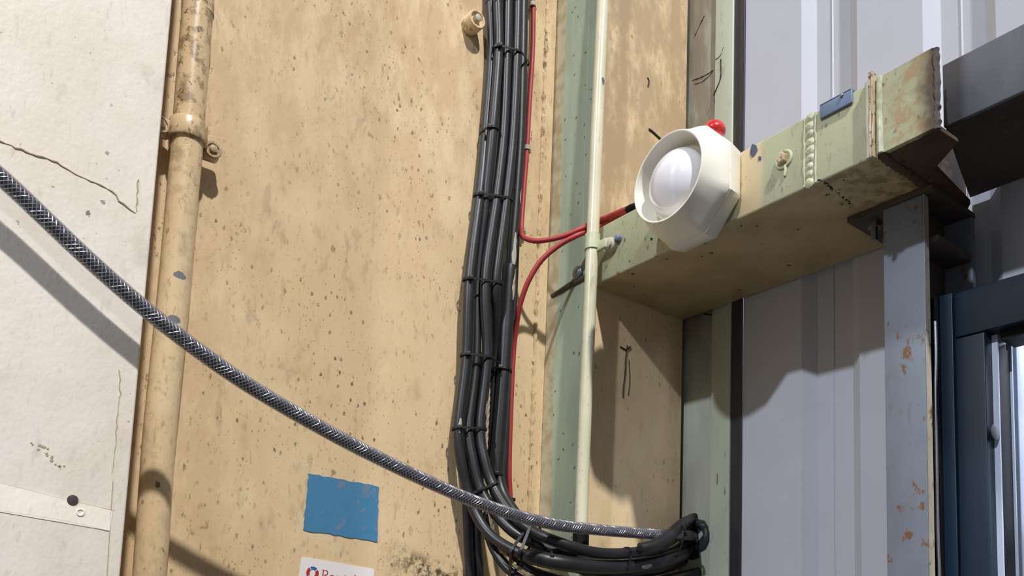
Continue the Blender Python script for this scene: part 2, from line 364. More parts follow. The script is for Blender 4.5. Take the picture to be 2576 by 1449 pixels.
for nm, xv, pts, r in (('trim_1', .1533, ((1742, 202), (1760, 196), (1780, 186), (1795, 176)), .0009), ('trim_1', .1533, ((1745, 212), (1765, 206), (1785, 190), (1793, 178)), .0005),
                       ('trim_1', .1533, ((1748, 90), (1762, 60), (1772, 40)), .0009), ('trim_2', .1493, ((1800, 150), (1812, 140), (1820, 118)), .0006), ('trim_2', .1493, ((1813, 150), (1813, 195), (1806, 215), (1795, 240)), .0011),
                       ('trim_2', .1493, ((1798, 262), (1797, 240), (1806, 215)), .0004), ('trim_1', .1533, ((1770, 790), (1790, 792), (1800, 786)), .0012)):
    p = spline([on(0, xv, *q) for q in pts], .003)
    MB().tube(p, [r*random.uniform(.3, 1.1) for _ in p], 6).build('dirt_streak', M['darkgap'], bpy.data.objects[nm])

# ------------------------------------------------------------------ column, with the weld along its foot
col = thing('steel_column', (0.07, 0.05, ZLO), 'boxed steel column, green on its narrow side and speckled beige on its front, beside the cream conduit', 'column')
mb = MB(); t = bmesh.new()
pts = []
for a in range(0, 91, 15):
    q = math.radians(180+a); pts.append((0.0035+0.0035*math.cos(q), 0.0035+0.0035*math.sin(q)))
ring = [(0.0, 0.12)] + pts + [(XB-0.001, 0.0), (XB, 0.001), (XB, 0.12)]
mb.loops([[V((x, y, ZLO)) for x, y in ring], [V((x, y, ZHI)) for x, y in ring]])
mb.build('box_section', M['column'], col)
xw = on(1, P1, 1358, 500).x
mb = MB(); pts = [V((xw+random.uniform(-.0006, .0006), P1-0.0002, z)) for z in [ZLO+0.004*k for k in range(int((ZHI-ZLO)/0.004))]]
mb.tube(pts, [0.0014+0.0020*abs(math.sin(k*0.9))*random.uniform(.2, 1) for k in range(len(pts))], 8)
mb.build('weld_bead', M['pipe'], col)
mb = MB(); p = [on(0, -0.0001, *q) for q in ((1484, -60), (1481, 90), (1477, 250), (1471, 420), (1467, 620), (1463, 800), (1458, 1000), (1452, 1200), (1446, 1400))]
p = spline(p, .004); mb.tube(p, [.0003+.0008*abs(math.sin(k*.7))*random.uniform(.3, 1) for k in range(len(p))], 6); mb.build('corner_highlight', M['trimlight'], col)  # pale tube standing in for the highlight along the column corner
mb = MB(); mb.box((XB+0.0004, 0.004, ZLO), (XB+0.0034, 0.02, ZHI)); mb.build('gap_strip', M['darkgap'], col)  # dark strip filling the gap between column and trim
# drain marks
mb = MB()
p = [on(1, -0.0004, *q) for q in ((1578, 868), (1574, 900), (1572, 940), (1568, 975), (1567, 1000))]
mb.tube(spline(p, 0.003), 0.0007, 6)
p = [on(1, -0.0004, *q) for q in ((1560, 872), (1575, 880), (1586, 872))]; mb.tube(spline(p, 0.003), 0.001, 6)
p = [on(1, -0.0003, *q) for q in ((1582, 905), (1584, 960), (1580, 995))]; mb.tube(spline(p, 0.003), 0.0004, 6)
mb.build('rust_run', M['rust'], col)
mb = MB()
p = [on(1, -0.0004, *q) for q in ((1632, 325), (1640, 330), (1652, 341), (1662, 350))]; mb.tube(spline(p, 0.003), 0.0014, 6)
p = [on(1, -0.0004, *q) for q in ((1629, 195), (1633, 205), (1630, 218))]; mb.tube(spline(p, 0.003), 0.0009, 6)
mb.build('tear_mark', M['darkgap'], col)
# cut ledge on the green side: dark groove and a bolt eye
mb = MB(); a, b_ = on(0, -0.001, 1388, 745), on(0, -0.001, 1478, 694)
mb.tube([a, a.lerp(b_, 0.5)+V((0, 0, .0008)), b_], [0.0022, 0.0032, 0.0034], 8); mb.build('ledge', M['darkrust'], col)
c0 = on(0, -0.004, 1452, 685)
mb = MB(); mb.torus(c0, (1, 0, 0.0), 0.0055, 0.0018); mb.lathe(c0+V((0.004, 0, 0)), (-1, 0, 0), [(0, .0052), (.006, .0052), (.0065, .0045)], 8)
mb.build('bolt_eye', M['galv'], col)

# ------------------------------------------------------------------ beam
Z0, Z1 = -0.002, 0.0615
beam = thing('steel_beam', (0.0, -0.18, Z0), 'pale green painted steel box beam running out from the column, carrying the white sounder', 'beam')
mb = MB(); mb.box((0.0, -0.3265, Z0), (XB-0.001, -0.0002, Z1), 0.0018)
mb.build('box_section', M['beam'], beam)
# burnt open end: front plate with ragged edge, rusty floor plate
mb = MB(); ring = [(-0.3268, Z0), (-0.3268, Z1)]; k = 14
for i in range(k+1): ring.append((-0.3690+random.uniform(-.0012, .0012), Z1+0.001-(Z1-Z0)*i/k))
mb.poly([(0.0, y, z) for y, z in ring], (0.0045, 0, 0)); mb.build('end_plate', M['beam'], beam, smooth=False)
mb = MB(); mb.tube([V((0.0025, -0.3695+random.uniform(-.0007, .0007), Z1-(Z1-Z0)*i/22)) for i in range(23)], [random.uniform(.0022, .0032) for _ in range(23)], 8)
mb.build('cut_edge', M['darkrust'], beam)
mb = MB(); mb.poly([(0.0045, -0.3268, Z0), (0.0046, -0.371, Z0), (0.03, -0.372, Z0), (0.05, -0.345, Z0), (0.125, -0.338, Z0), (0.14, -0.3268, Z0)], (0, 0, 0.004))
mb.jitter(0.0005); mb.build('floor_plate', M['rust'], beam, smooth=False)
mb = MB()
for i in range(11):
    P = V((0.004+i*0.0065, -0.3272+random.uniform(-.0006, .0006), Z0-0.0004)); mb.lathe(P, (0, 0, -1), [(-.001, .0045), (.0008, .004), (.0016, .002), (.0017, 0)], 10)
mb.build('seam_weld', M['rust'], beam)
# weld bead across the face
mb = MB(); n = 9
yb = on(0, 0, 2037, 360).y
for i in range(n):
    z = Z0+0.003+(Z1-Z0-0.006)*i/(n-1); q_ = random.uniform(.8, 1.15)
    mb.lathe(V((0.0005, yb+random.uniform(-.0008, .0008), z)), (-1, 0, random.uniform(-.15, .1)), [(-.001, .0046*q_), (0.0006, .0042*q_), (.0013, .003*q_), (.0018, .0012), (.0019, 0)], 12)
mb.jitter(.00025); mb.build('weld_bead', M['weldcream'], beam)
for xx_ in (-.0055, .0052):
    mb = MB(); mb.tube([V((-.0001, yb+xx_+random.uniform(-.0006, .0006), Z0+.001+(Z1-Z0-.002)*k/16)) for k in range(17)], [random.uniform(.0004, .0012) for _ in range(17)], 6); mb.build('weld_toe', M['beamgreen'], beam)
p = [on(2, Z0-.0001, *q) for q in ((2060, 452), (2078, 462), (2095, 478), (2115, 492), (2130, 505), (2144, 514))]
mb = MB(); p = spline(p, .0016)
for q in p:
    if random.random() < .8: mb.lathe(q+V((random.uniform(-.0012, .0012), random.uniform(-.0012, .0012), 0)), (0, 0, -1), [(-.0001, random.uniform(.0004, .0016)), (.0002, .0003)], 7)
mb.build('seam_dirt', M['darkgap'], beam)
# upright fin welded near the end
yf = on(0, 0, 2200, 280).y
mb = MB(); mb.box((-0.006, yf-0.0016, Z0-0.003), (0.0008, yf+0.0016, Z1+0.004), 0.0006); mb.jitter(0.0004, 3); mb.build('weld_fin', M['rustcream'], beam)
mb = MB(); mb.tube([V((-0.0005, yf+0.005, Z0)), V((-0.001, yf+0.0052, 0.03)), V((-0.0005, yf+0.005, Z1))], 0.0022, 8); mb.tube([V((-0.0005, yf-0.005, Z0)), V((-0.001, yf-0.0045, 0.03)), V((-0.0005, yf-0.005, Z1))], 0.0024, 8); mb.jitter(.0003)
mb.build('fin_weld', M['beamgreen'], beam)
# painted-over bolt with a drip
cb = on(0, 0, 1973, 402)
mb = MB(); mb.lathe(cb, (-1, 0, 0), [(-.001, .0068), (.0012, .0066), (.0014, .005), (.0052, .0048), (.006, .0038)], 6)
bo = mb.build('bolt', M['rustcream'], beam)
mb = MB(); mb.torus(cb+V((-.0006, 0, 0)), (1, 0, 0), 0.0072, 0.0014, 24, 8); mb.tube(spline([cb+V((-.001, -.0015, -.006)), cb+V((-.001, -.002, -.011)), cb+V((-.001, -.001, -.0155))], .002), [.0012]*3+[.0014]*3 if False else .0013, 8)
mb.build('washer', M['beamgreen'], bo)
# chips in the paint
def blob(ax, val, pts, mat, name, parent, th=0.0004, nrm=None):
    P = [on(ax, val, *q) for q in pts]; off = V([0, 0, 0]); off[ax] = -th
    mb = MB(); mb.poly(P, off); return mb.build(name, mat, parent, smooth=False)
blob(0, -0.00005, ((1893, 362), (1903, 366), (1906, 378), (1900, 390), (1892, 396), (1887, 388), (1889, 372)), M['chip'], 'paint_chip', beam)
blob(0, -0.00005, ((1910, 393), (1915, 394), (1915, 402), (1909, 404), (1907, 399)), M['chip'], 'paint_chip', beam)
blob(0, -0.00005, ((1637, 598), (1642, 599), (1641, 605), (1636, 604)), M['darkgap'], 'paint_chip', beam)
# blue-grey metal clip hooked over the top edge
ca, cc = on(0, 0, 2066, 262), on(0, 0, 2147, 218)
clip = thing('metal_clip', (0.0, (ca.y+cc.y)/2, Z1), 'small blue-grey bent metal clip hooked over the top edge of the pale green beam', 'clip')
mb = MB(); zb = on(0, 0, 2105, 282).z
mb.box((-0.0025, cc.y, zb), (-0.0003, ca.y, Z1+0.002), 0.0006); mb.build('front_flange', M['bluegrey'], clip)
mb = MB(); mb.box((-0.0025, cc.y, Z1+0.0003), (0.016, ca.y, Z1+0.0022), 0.0005); mb.build('top_flange', M['bluegrey'], clip)
mb = MB(); mb.lathe(on(0, -0.0026, 2118, 240), (-1, 0, 0), [(-.0005, .0016), (.0012, .0015), (.0016, .0008)], 12); mb.build('rivet', M['galv'], clip)

# ------------------------------------------------------------------ grey beam beyond
gb = thing('grey_beam', (0.03, -0.6, 0.015), 'dark grey steel beam entering from the right, above the dark blue door frame', 'beam')
mb = MB(); mb.box((0.03, -0.95, 0.0155), (0.034, -0.3615, 0.0665), 0.0008); mb.build('front_plate', M['greybeam'], gb)
mb = MB(); mb.poly([(0.0342, -0.95, 0.0156), (0.0342, -0.3615, 0.0156), (0.09, -0.345, 0.0156), (0.1475, -0.3285, 0.0156), (0.1475, -0.95, 0.0156)], (0, 0, 0.0055)); mb.build('bottom_flange', M['darkrust'], gb)
mb = MB(); mb.box((0.1442, -0.95, 0.0215), (0.1475, -0.3615, 0.0665)); mb.build('rear_plate', M['greybeam'], gb)

# ------------------------------------------------------------------ post
post = thing('steel_post', (0.105, -0.308, ZLO), 'rust-spotted grey steel post standing under the end of the pale green beam', 'post')
mb = MB(); mb.box((0.0715, -0.3245, ZLO), (0.0785, -0.290, -0.0073), 0.0006); mb.build('front_flange', M['post'], post)
mb = MB(); mb.box((0.0713, -0.3252, ZLO), (0.0787, -0.3246, -0.0075)).jitter(0.0002, 2); mb.build('flange_edge', M['postedge'], post, label='cream painted flange edge')
mb = MB(); mb.box((0.0787, -0.3105, ZLO), (0.137, -0.3065, -0.0073)); mb.build('web', M['darkrust'], post)
mb = MB(); mb.box((0.1372, -0.3335, ZLO), (0.1435, -0.284, -0.0073), 0.0006); mb.build('rear_flange', M['post'], post)
mb = MB(); mb.box((0.069, -0.3335, -0.0072), (0.1445, -0.2585, -0.0023)).jitter(.0003, 2); mb.build('cap_plate', M['darkrust'], post, smooth=False)
mb = MB(); mb.box((0.0790, -0.3330, -0.048), (0.1370, -0.3108, -0.043)); mb.build('stiffener', M['darkrust'], post)
for q in ((0.086, -0.274), (0.118, -0.270)):
    mb = MB(); mb.lathe(V((q[0], q[1], -0.0073)), (0, 0, -1), [(0, .0058), (.005, .0058), (.0052, .003), (.017, .003), (.0172, .002)], 6); mb.build('bolt', M['galv'], post, label='galvanised bolt')
blob(1, -0.3112, ((2362, 600), (2368, 603), (2370, 616), (2363, 618), (2358, 608)), M['black'], 'bolt_hole', post)

# ------------------------------------------------------------------ door frame and what lies beyond
DX = 0.10
door = tag(link(bpy.data.objects.new('door_1', None)), None, None, None, 'structure'); door.location = (DX, -0.36, ZLO)
mb = MB(); mb.box((DX, -0.3330, ZLO), (DX+0.032, -0.3225, -0.0865), 0.0006); mb.build('outer_stile', M['door'], door)
mb = MB(); mb.box((DX+0.003, -0.3347, ZLO), (DX+0.03, -0.3332, -0.0875)); mb.build('stile_gap', M['black'], door)
mb = MB(); mb.box((DX, -0.3575, ZLO), (DX+0.040, -0.3349, -0.127), 0.0008); mb.build('inner_stile', M['door'], door)
mb = MB(); mb.box((DX, -0.90, -0.1260), (DX+0.040, -0.3349, -0.088), 0.0008); mb.build('header', M['door'], door)
mb = MB(); mb.box((DX+0.012, -0.3620, ZLO), (DX+0.014, -0.3577, -0.1275)); mb.box((DX+0.038, -0.3620, ZLO), (DX+0.040, -0.3577, -0.1275)); mb.build('jamb_track', M['alu'], door, label='bright aluminium track')
mb = MB(); mb.box((DX+0.015, -0.3606, ZLO), (DX+0.0375, -0.3577, -0.135), .0004); mb.build('jamb_liner', M['black'], door)
cd = on(1, -0.3607, 2503, 1087)
mb = MB(); mb.lathe(cd, (0, -1, 0), [(0, .0065), (.0008, .0065), (.0014, .005)], 24); mb.build('cover_cap', M['chipgrey'], door, label='grey round cover cap')
mb = MB(); mb.box((DX+0.01, -0.9, -0.1335), (DX+0.036, -0.365, -0.1262)); mb.build('header_track', M['black'], door)
mb = MB(); mb.tube(spline([V((0.094, -0.3212+random.uniform(-.0008, .0008), ZLO+0.03*k)) for k in range(18)]), 0.0016, 8); mb.build('sealant_bead', M['galv'], door)
mb = MB(); mb.box((0.0965, -0.3224, ZLO), (0.13, -0.3165, -0.088)); mb.build('shadow_gap_strip', M['black'], door)

# ------------------------------------------------------------------ vertical pipe with clamp
pipe_px = [(502, -60), (500, 0), (490, 110), (479, 250), (470, 380), (461, 470), (441, 700), (421, 900), (401, 1100), (387, 1300), (377, 1449), (371, 1560)]
py_ = P1-0.0215
pp = [on(1, py_, *q) for q in pipe_px]
pp = [V((q.x, py_, q.z)) for q in pp]; pp = [pp[0]+(pp[0]-pp[1]).normalized()*0.4] + pp + [pp[-1]+(pp[-1]-pp[-2]).normalized()*0.2]
pipe = thing('steel_pipe', (pp[-1].x, py_, pp[-1].z), 'thick beige painted pipe standing against the wall beside the cream panel', 'pipe')
mb = MB(); mb.tube(spline(pp, 0.006), 0.0128, 32); mb.build('tube', M['pipe'], pipe)
cl = on(1, py_, 473, 335); cl.y = py_
clamp = thing('pipe_clamp', (cl.x, P1, cl.z), 'painted two-screw ring clamp gripping the thick beige pipe', 'clamp')
tilt = V((0.0, 0.0, 1)).normalized()
mb = MB(); mb.lathe(cl, tilt, [(-.0082, .0128), (-.0082, .0152), (-.0070, .0158), (.0070, .0158), (.0082, .0152), (.0082, .0128)], 36, caps=False); mb.build('ring', M['pipe'], clamp)
for sx, nm in ((-1, 'lug'), (1, 'lug')):
    c1 = cl+V((sx*0.0205, 0.0, -0.0035-0.0025*sx))
    mb = MB(); mb.box(c1+V((-.0075, .0005, -.008)), c1+V((.0075, .0105, .008)), 0.0032)
    lg = mb.build(nm, M['pipe'], clamp)
    mb = MB(); mb.lathe(c1+V((sx*0.001, 0.001, 0)), (0, -1, 0), [(-.001, .0074), (.001, .0076), (.0018, .0070), (.0018, .0052), (.0006, .0050), (.0006, .0032), (.0034, .0032), (.0040, .0020)], 20)
    mb.build('screw', M['rustcream'], lg)
mb = MB(); mb.lathe(V((cl.x, P1-0.0002, cl.z)), (0, -1, 0), [(0, .011), (.003, .011), (.0035, .006), (.010, .006)], 20); mb.build('base_boss', M['pipe'], clamp)

# ------------------------------------------------------------------ cream conduit at the column corner
cyy = -0.0125
cpx = [(1520, -60), (1517, 0), (1503, 300), (1490, 620), (1478, 900), (1466, 1200), (1461, 1352)]
cc_ = [V((on(1, cyy, *q).x, cyy, on(1, cyy, *q).z)) for q in cpx]
cc_ = [cc_[0]+(cc_[0]-cc_[1]).normalized()*0.36] + cc_
cond = thing('conduit', cc_[-1], 'slim cream painted conduit running down the column corner', 'conduit')
mb = MB(); mb.tube(spline(cc_, 0.01), 0.0068, 24); mb.build('tube', M['trimcream'] if 'trimcream' in M else paint('cream_conduit_paint', srgb(222, 213, 184), srgb(200, 198, 168), PIT_, rough=0.25, dens=0.08, size=0.2, blot=0.2, bump=0.15, extra=lambda g, c: g.mix(dot(g, on(1, -0.019, 1517, 205), 0.002, 0.0045), c, srgb(96, 104, 118))), cond)
mb = MB(); mb.lathe(cc_[-1]+V((0, 0, .004)), (0, 0, -1), [(0, .0085), (.012, .0085), (.012, .006)], 20); mb.build('end_bush', M['black'], cond)
# its saddle
sc_ = V((on(1, cyy, 1490, 610).x, cyy, on(1, cyy, 1490, 610).z))
sad = thing('conduit_saddle', sc_+V((0, .012, 0)), 'cream painted saddle with a round boss holding the slim conduit beside the beam', 'clamp')
mb = MB(); mb.lathe(sc_, (0, 0, 1), [(-.0085, .0068), (-.0085, .0082), (.0085, .0082), (.0085, .0068)], 28, caps=False); mb.build('strap', M['beamgreen'], sad)
bc = on(0, -0.009, 1527, 612)
mb = MB(); mb.lathe(V((0.0, bc.y, bc.z)), (-1, 0, 0), [(0, .0075), (.006, .0075), (.0068, .0062), (.0095, .006), (.0103, .0048)], 24); mb.build('boss', M['postedge'], sad)
mb = MB(); mb.box((-0.0125, bc.y-.001, bc.z-.005), (-0.008, sc_.y, bc.z+.005), .0006); mb.build('lug', M['beamgreen'], sad)
mb = MB(); mb.lathe(V((0.0, bc.y-.010, bc.z+.004)), (-1, 0, 0), [(0, .0035), (.005, .0034), (.0062, .002)], 8); mb.build('bolt', M['bluegrey'], sad)

# ------------------------------------------------------------------ sounder beacon
SY, SZ = -0.1525, 0.0375
sir = thing('sounder_beacon', (0.0, SY, SZ), 'white alarm sounder with domed lens in a deep rim, fixed on the green beam', 'alarm')
def ovalring(x, ry, rz, e, n=64, dz=0.0):
    out = []
    for k in range(n):
        t = 2*math.pi*k/n; cs, sn = math.cos(t), math.sin(t)
        # blend circle -> rounded octagon
        octo = 1/max(abs(math.cos(((t+math.pi/8) % (math.pi/4))-math.pi/8)), 1e-6)*0.985
        s = 1*(1-e)+octo*e
        out.append(V((x, SY+ry*s*cs, SZ+dz+rz*s*sn)))
    return out
mb = MB(); mb.loops([ovalring(-0.0002, .0435, .0485, 1), ovalring(-0.004, .0465, .0515, 1), ovalring(-0.0195, .0495, .0535, 1), ovalring(-0.0205, .0495, .0530, 1)]); mb.build('base', M['white'], sir)
mb = MB(); mb.loops([ovalring(-0.0206, .0488, .0525, 1), ovalring(-0.0225, .0492, .0525, .9), ovalring(-0.030, .0470, .0500, .6), ovalring(-0.040, .0438, .0450, .25), ovalring(-0.050, .0414, .0414, 0), ovalring(-0.0503, .0408, .0408, 0), ovalring(-0.050, .0398, .0398, 0), ovalring(-0.030, .0385, .0385, 0), ovalring(-0.027, .0375, .0375, 0)], caps=True)
mb.build('rim', M['white'], sir)
prof = [(0.0, .0335), (.002, .0338), (.0035, .0318)] 
mb = MB(); mb.lathe(V((-0.0272, SY, SZ)), (-1, 0, 0), [(0, .0345), (.005, .0342), (.0065, .0325)], 48); mb.build('sound_ring', M['white'], sir)
mb = MB(); R_ = .0302
mb.lathe(V((-0.0338, SY, SZ)), (-1, 0, 0), [(0, R_), (.003, R_)]+[(.003+.0185*math.sin(a), R_*math.cos(a)) for a in [math.pi/2*k/14 for k in range(1, 14)]]+[(.0215, 0.0002)], 48)
mb.build('lens_dome', M['lens'], sir)
mb = MB(); c1 = V((-0.021, SY-0.0465, SZ-0.004)); mb.lathe(c1, (-0.3, -1, 0), [(-.002, .0014), (.0015, .0013)], 10); mb.build('lock_pin', M['postedge'], sir)
rc = on(0, 0.020, 1796, 333)
rl = thing('red_beacon', (0.020, rc.y, Z1), 'small red domed beacon showing above the white alarm sounder', 'beacon')
mb = MB(); hh = rc.z-Z1
mb.lathe(V((0.020, rc.y, Z1)), (0, 0, 1), [(0, .009), (max(hh-.004, .004), .009), (max(hh-.002, .005), .0108)]+[(hh+.0115*math.sin(a), .0115*math.cos(a)) for a in [math.pi/2*k/10 for k in range(0, 10)]]+[(hh+.0115, .0002)], 32)
mb.build('dome', M['redlens'], rl)

# ------------------------------------------------------------------ cables
def C(pts, y): return [on(0, yy-10, a, b_) if (yy or 0) > 5 else on(1, (yy if yy is not None else y), a, b_) for a, b_, yy in [(p if len(p) == 3 else (p[0], p[1], None)) for p in pts]]
cables = {}
def cable(key, pts, y, r, label, mat='cable', name='black_cable', cat='cable', group=None, rr=None):
    Q = C(pts, y)
    if pts[0][1] == -60: Q = [Q[0]+(Q[0]-Q[1]).normalized()*0.36] + Q
    P = spline(Q, 0.005)
    o = MB().tube(P, r, 16).build(name, M[mat]); tag(o, label, cat, group); cables[key] = (P, r); return o
# vertical run: front layer
cable('A', [(1234, -60), (1233, 0), (1237, 130), (1222, 330), (1207, 490, .062), (1181, 705, .058), (1173, 905, .058), (1154, 1075, .058), (1160, 1160, .056), (1178, 1240, .053), (1200, 1300, .045), (1240, 1352, .028), (1310, 1392, .000), (1400, 1414, -.026), (1500, 1426, -.034), (1600, 1423, -.034), (1680, 1408, -.030), (1730, 1388, -.012), (1754, 1374, 10.156), (1758, 1372, 10.17)], 0.066, 0.0056,
      'leftmost black cable of the upright run, bending below into the thick lowest sweep')
cable('B', [(1254, -60), (1252, 0), (1254, 130), (1239, 330), (1223, 490, .060), (1201, 705, .066), (1197, 905, .062), (1179, 1075, .058), (1190, 1160, .052), (1208, 1230, .046), (1245, 1290, .032), (1300, 1345, .012), (1390, 1385, -.008), (1480, 1408, -.020), (1600, 1409, -.020), (1680, 1392, -.018), (1725, 1368, -.010), (1748, 1352, 10.156), (1752, 1350, 10.17)], 0.055, 0.0054,
      'second black cable from the left of the upright run, curving off under the hose')
cable('C', [(1280, -60), (1278, 0), (1275, 130), (1267, 330), (1250, 490), (1221, 705), (1225, 905), (1208, 1075), (1219, 1160, .048), (1240, 1222, .040), (1280, 1285, .020), (1330, 1330, .000), (1400, 1362, -.026), (1500, 1390, -.038), (1600, 1389, -.040), (1665, 1372, -.034), (1715, 1342, -.016), (1746, 1326, 10.156), (1750, 1325, 10.17)], 0.0545, 0.0055,
      'middle black cable of the upright run, uppermost of the sweep at the bottom')
cable('D', [(1305, -60), (1303, 0), (1300, 130), (1291, 330), (1275, 490), (1248, 705, .052), (1248, 800, .060), (1246, 905, .0695), (1238, 1075, .070), (1238, 1200, .068), (1256, 1262, .062), (1290, 1310, .044), (1320, 1345, .028), (1345, 1372, .014)], 0.051, 0.0052,
      'right front black cable of the upright run, disappearing behind the thick tube', )
cable('E', [(1318, -60), (1316, 0), (1314, 130), (1309, 330), (1299, 490), (1290, 600), (1283, 700)], 0.061, 0.0060,
      'rightmost black cable of the upper run, worn with cream paint smears')
cable('T', [(1284, 672), (1280, 705), (1268, 905), (1256, 1075), (1247, 1195)], 0.061, 0.0082,
      'thick black tube at the right of the lower run, open at its bottom end', name='black_conduit_tube', cat='tube')
cable('G', [(1200, 860), (1178, 1075), (1172, 1190), (1176, 1300), (1182, 1449), (1185, 1530)], 0.0705, 0.0050,
      'black cable hugging the wall, leftmost where the run leaves the picture at the bottom')
cable('H', [(1232, 860), (1212, 1075), (1205, 1200), (1200, 1330), (1206, 1449), (1210, 1530)], 0.0700, 0.0050,
      'black cable going straight down out of the picture, second from the left there')
cable('I', [(1325, -60), (1322, 0), (1320, 130), (1316, 330), (1305, 490), (1296, 705), (1287, 905), (1277, 1075), (1268, 1190), (1262, 1235)], 0.0722, 0.0034,
      'thin black cable along the right edge of the upright run')
cable('J', [(1232, 1250, .062), (1226, 1330, .055), (1252, 1400, .040), (1300, 1450, .020), (1380, 1485, .00)], .05, 0.0046, 'slim black cable dropping left of the sweep and leaving at the bottom edge')
cable('K', [(1250, 1185, .060), (1264, 1240, .052), (1300, 1297, .032), (1350, 1348, .012), (1400, 1404, .004), (1470, 1432, -.006), (1560, 1446, -.010), (1660, 1432, -.010), (1725, 1408, -.002), (1756, 1396, 10.156), (1760, 1394, 10.17)], .0, 0.0062, 'black cable coming out of the thick tube and passing behind the sweep')
cable('Lw', [(1270, 1392, .040), (1340, 1440, .010), (1450, 1470, -.020), (1580, 1474, -.024), (1690, 1456, -.016), (1758, 1440, 10.156), (1762, 1438, 10.17)], .0, 0.0062, 'lowest black cable, cut off by the bottom edge of the picture')
cable('N', [(1610, 1380, -.052), (1640, 1374, -.055), (1680, 1350, -.052), (1712, 1322, -.036), (1738, 1307, -.014), (1752, 1303, 10.156), (1756, 1303, 10.17)], .0, 0.0062, 'black cable rising over the hose end into the hole in the trim')
def near(key, f_):
    P = cables[key][0]; return min(range(len(P)), key=lambda i: f_(P[i]))
def pix(p):
    d = p-CAM; f = d.dot(_F); return CX+F_PX*d.dot(RT)/f, CY-F_PX*d.dot(UP)/f
def seg(key, a, b_):
    i, j = sorted((near(key, lambda p: math.dist(pix(p), a)), near(key, lambda p: math.dist(pix(p), b_)))); return cables[key][0][i:j+1]
def by_label(t): return [o for o in scn.collection.objects if t in str(o.get('label', ''))][0]
p_ = seg('A', (1318, 1394), (1722, 1392))
MB().tube(p_, [.0060]+[.0078]*(len(p_)-2)+[.0060], 18).build('sleeve', M['cable'], by_label('leftmost black cable of the upright'), label='thicker black sleeve')
def smear(key, lab, a, b_, ang, wid, mat='postedge', rad=None):
    P = seg(key, a, b_); r = (rad or cables[key][1])+.00025; fr = frames(P); mb = MB(); n = len(fr); rings = []
    for i, (p, u, v) in enumerate(fr):
        tgt = (CAM-p).normalized(); t = (fr[min(i+1, n-1)][0]-fr[max(i-1, 0)][0]).normalized(); nn = (tgt-t*tgt.dot(t)).normalized(); sd = t.cross(nn)
        w_ = wid*math.sin(math.pi*(i+.5)/n)*random.uniform(.6, 1.2); o_ = ang+random.uniform(-.06, .06)
        rings.append([p+(nn*math.cos(o_+k*w_)+sd*math.sin(o_+k*w_))*r for k in (-1, -.5, 0, .5, 1)])
    if n > 1: mb.loops(rings, close=False); mb.build('paint_smear', M[mat], by_label(lab), label='cream paint smear')
smear('E', 'rightmost black cable of the upper', (1298, 590), (1286, 690), -.5, .45)
smear('E', 'rightmost black cable of the upper', (1305, 480), (1302, 520), -.9, .15)
smear('T', 'thick black tube at the right', (1284, 690), (1279, 760), -.8, .3)
smear('A', 'leftmost black cable of the upright', (1156, 1055), (1154, 1090), -.2, .35)
smear('A', 'leftmost black cable of the upright', (1600, 1424), (1630, 1422), .3, .45, rad=.0078)
smear('C', 'middle black cable of the upright', (1224, 1010), (1222, 1050), -1.0, .2)
# rope
rp = spline(C([(1228, 900), (1228, 1000), (1223, 1100), (1222, 1180), (1232, 1290, .052), (1255, 1370, .04), (1300, 1425, .016), (1360, 1462, -.01)], .066), .003)
mb = MB(); fr = frames(rp)
for s_ in range(3):
    mb.tube([p+(a*math.cos(i*0.75+s_*2.094)+b_*math.sin(i*0.75+s_*2.094))*0.0011 for i, (p, a, b_) in enumerate(fr)], 0.0013, 6)
tag(mb.build('rope', M['rope']), 'thin beige twisted rope showing between the black cables', 'rope')
# hole dressing in trim
hp = on(0, 0.1525, 1752, 1345)
mb = MB(); mb.torus(hp+V((0, 0, -.002)), (1, 0, 0), 0.0150, 0.0042, 28, 8); mb.lathe(hp+V((.0012, 0, -.002)), (-1, 0, 0), [(0, .0150), (.0006, .0148)], 24); mb.jitter(.0011); o = mb.build('grommet', M['gasket']); tag(o, 'ragged black rubber grommet round the cable hole in the grey-green trim', 'grommet')

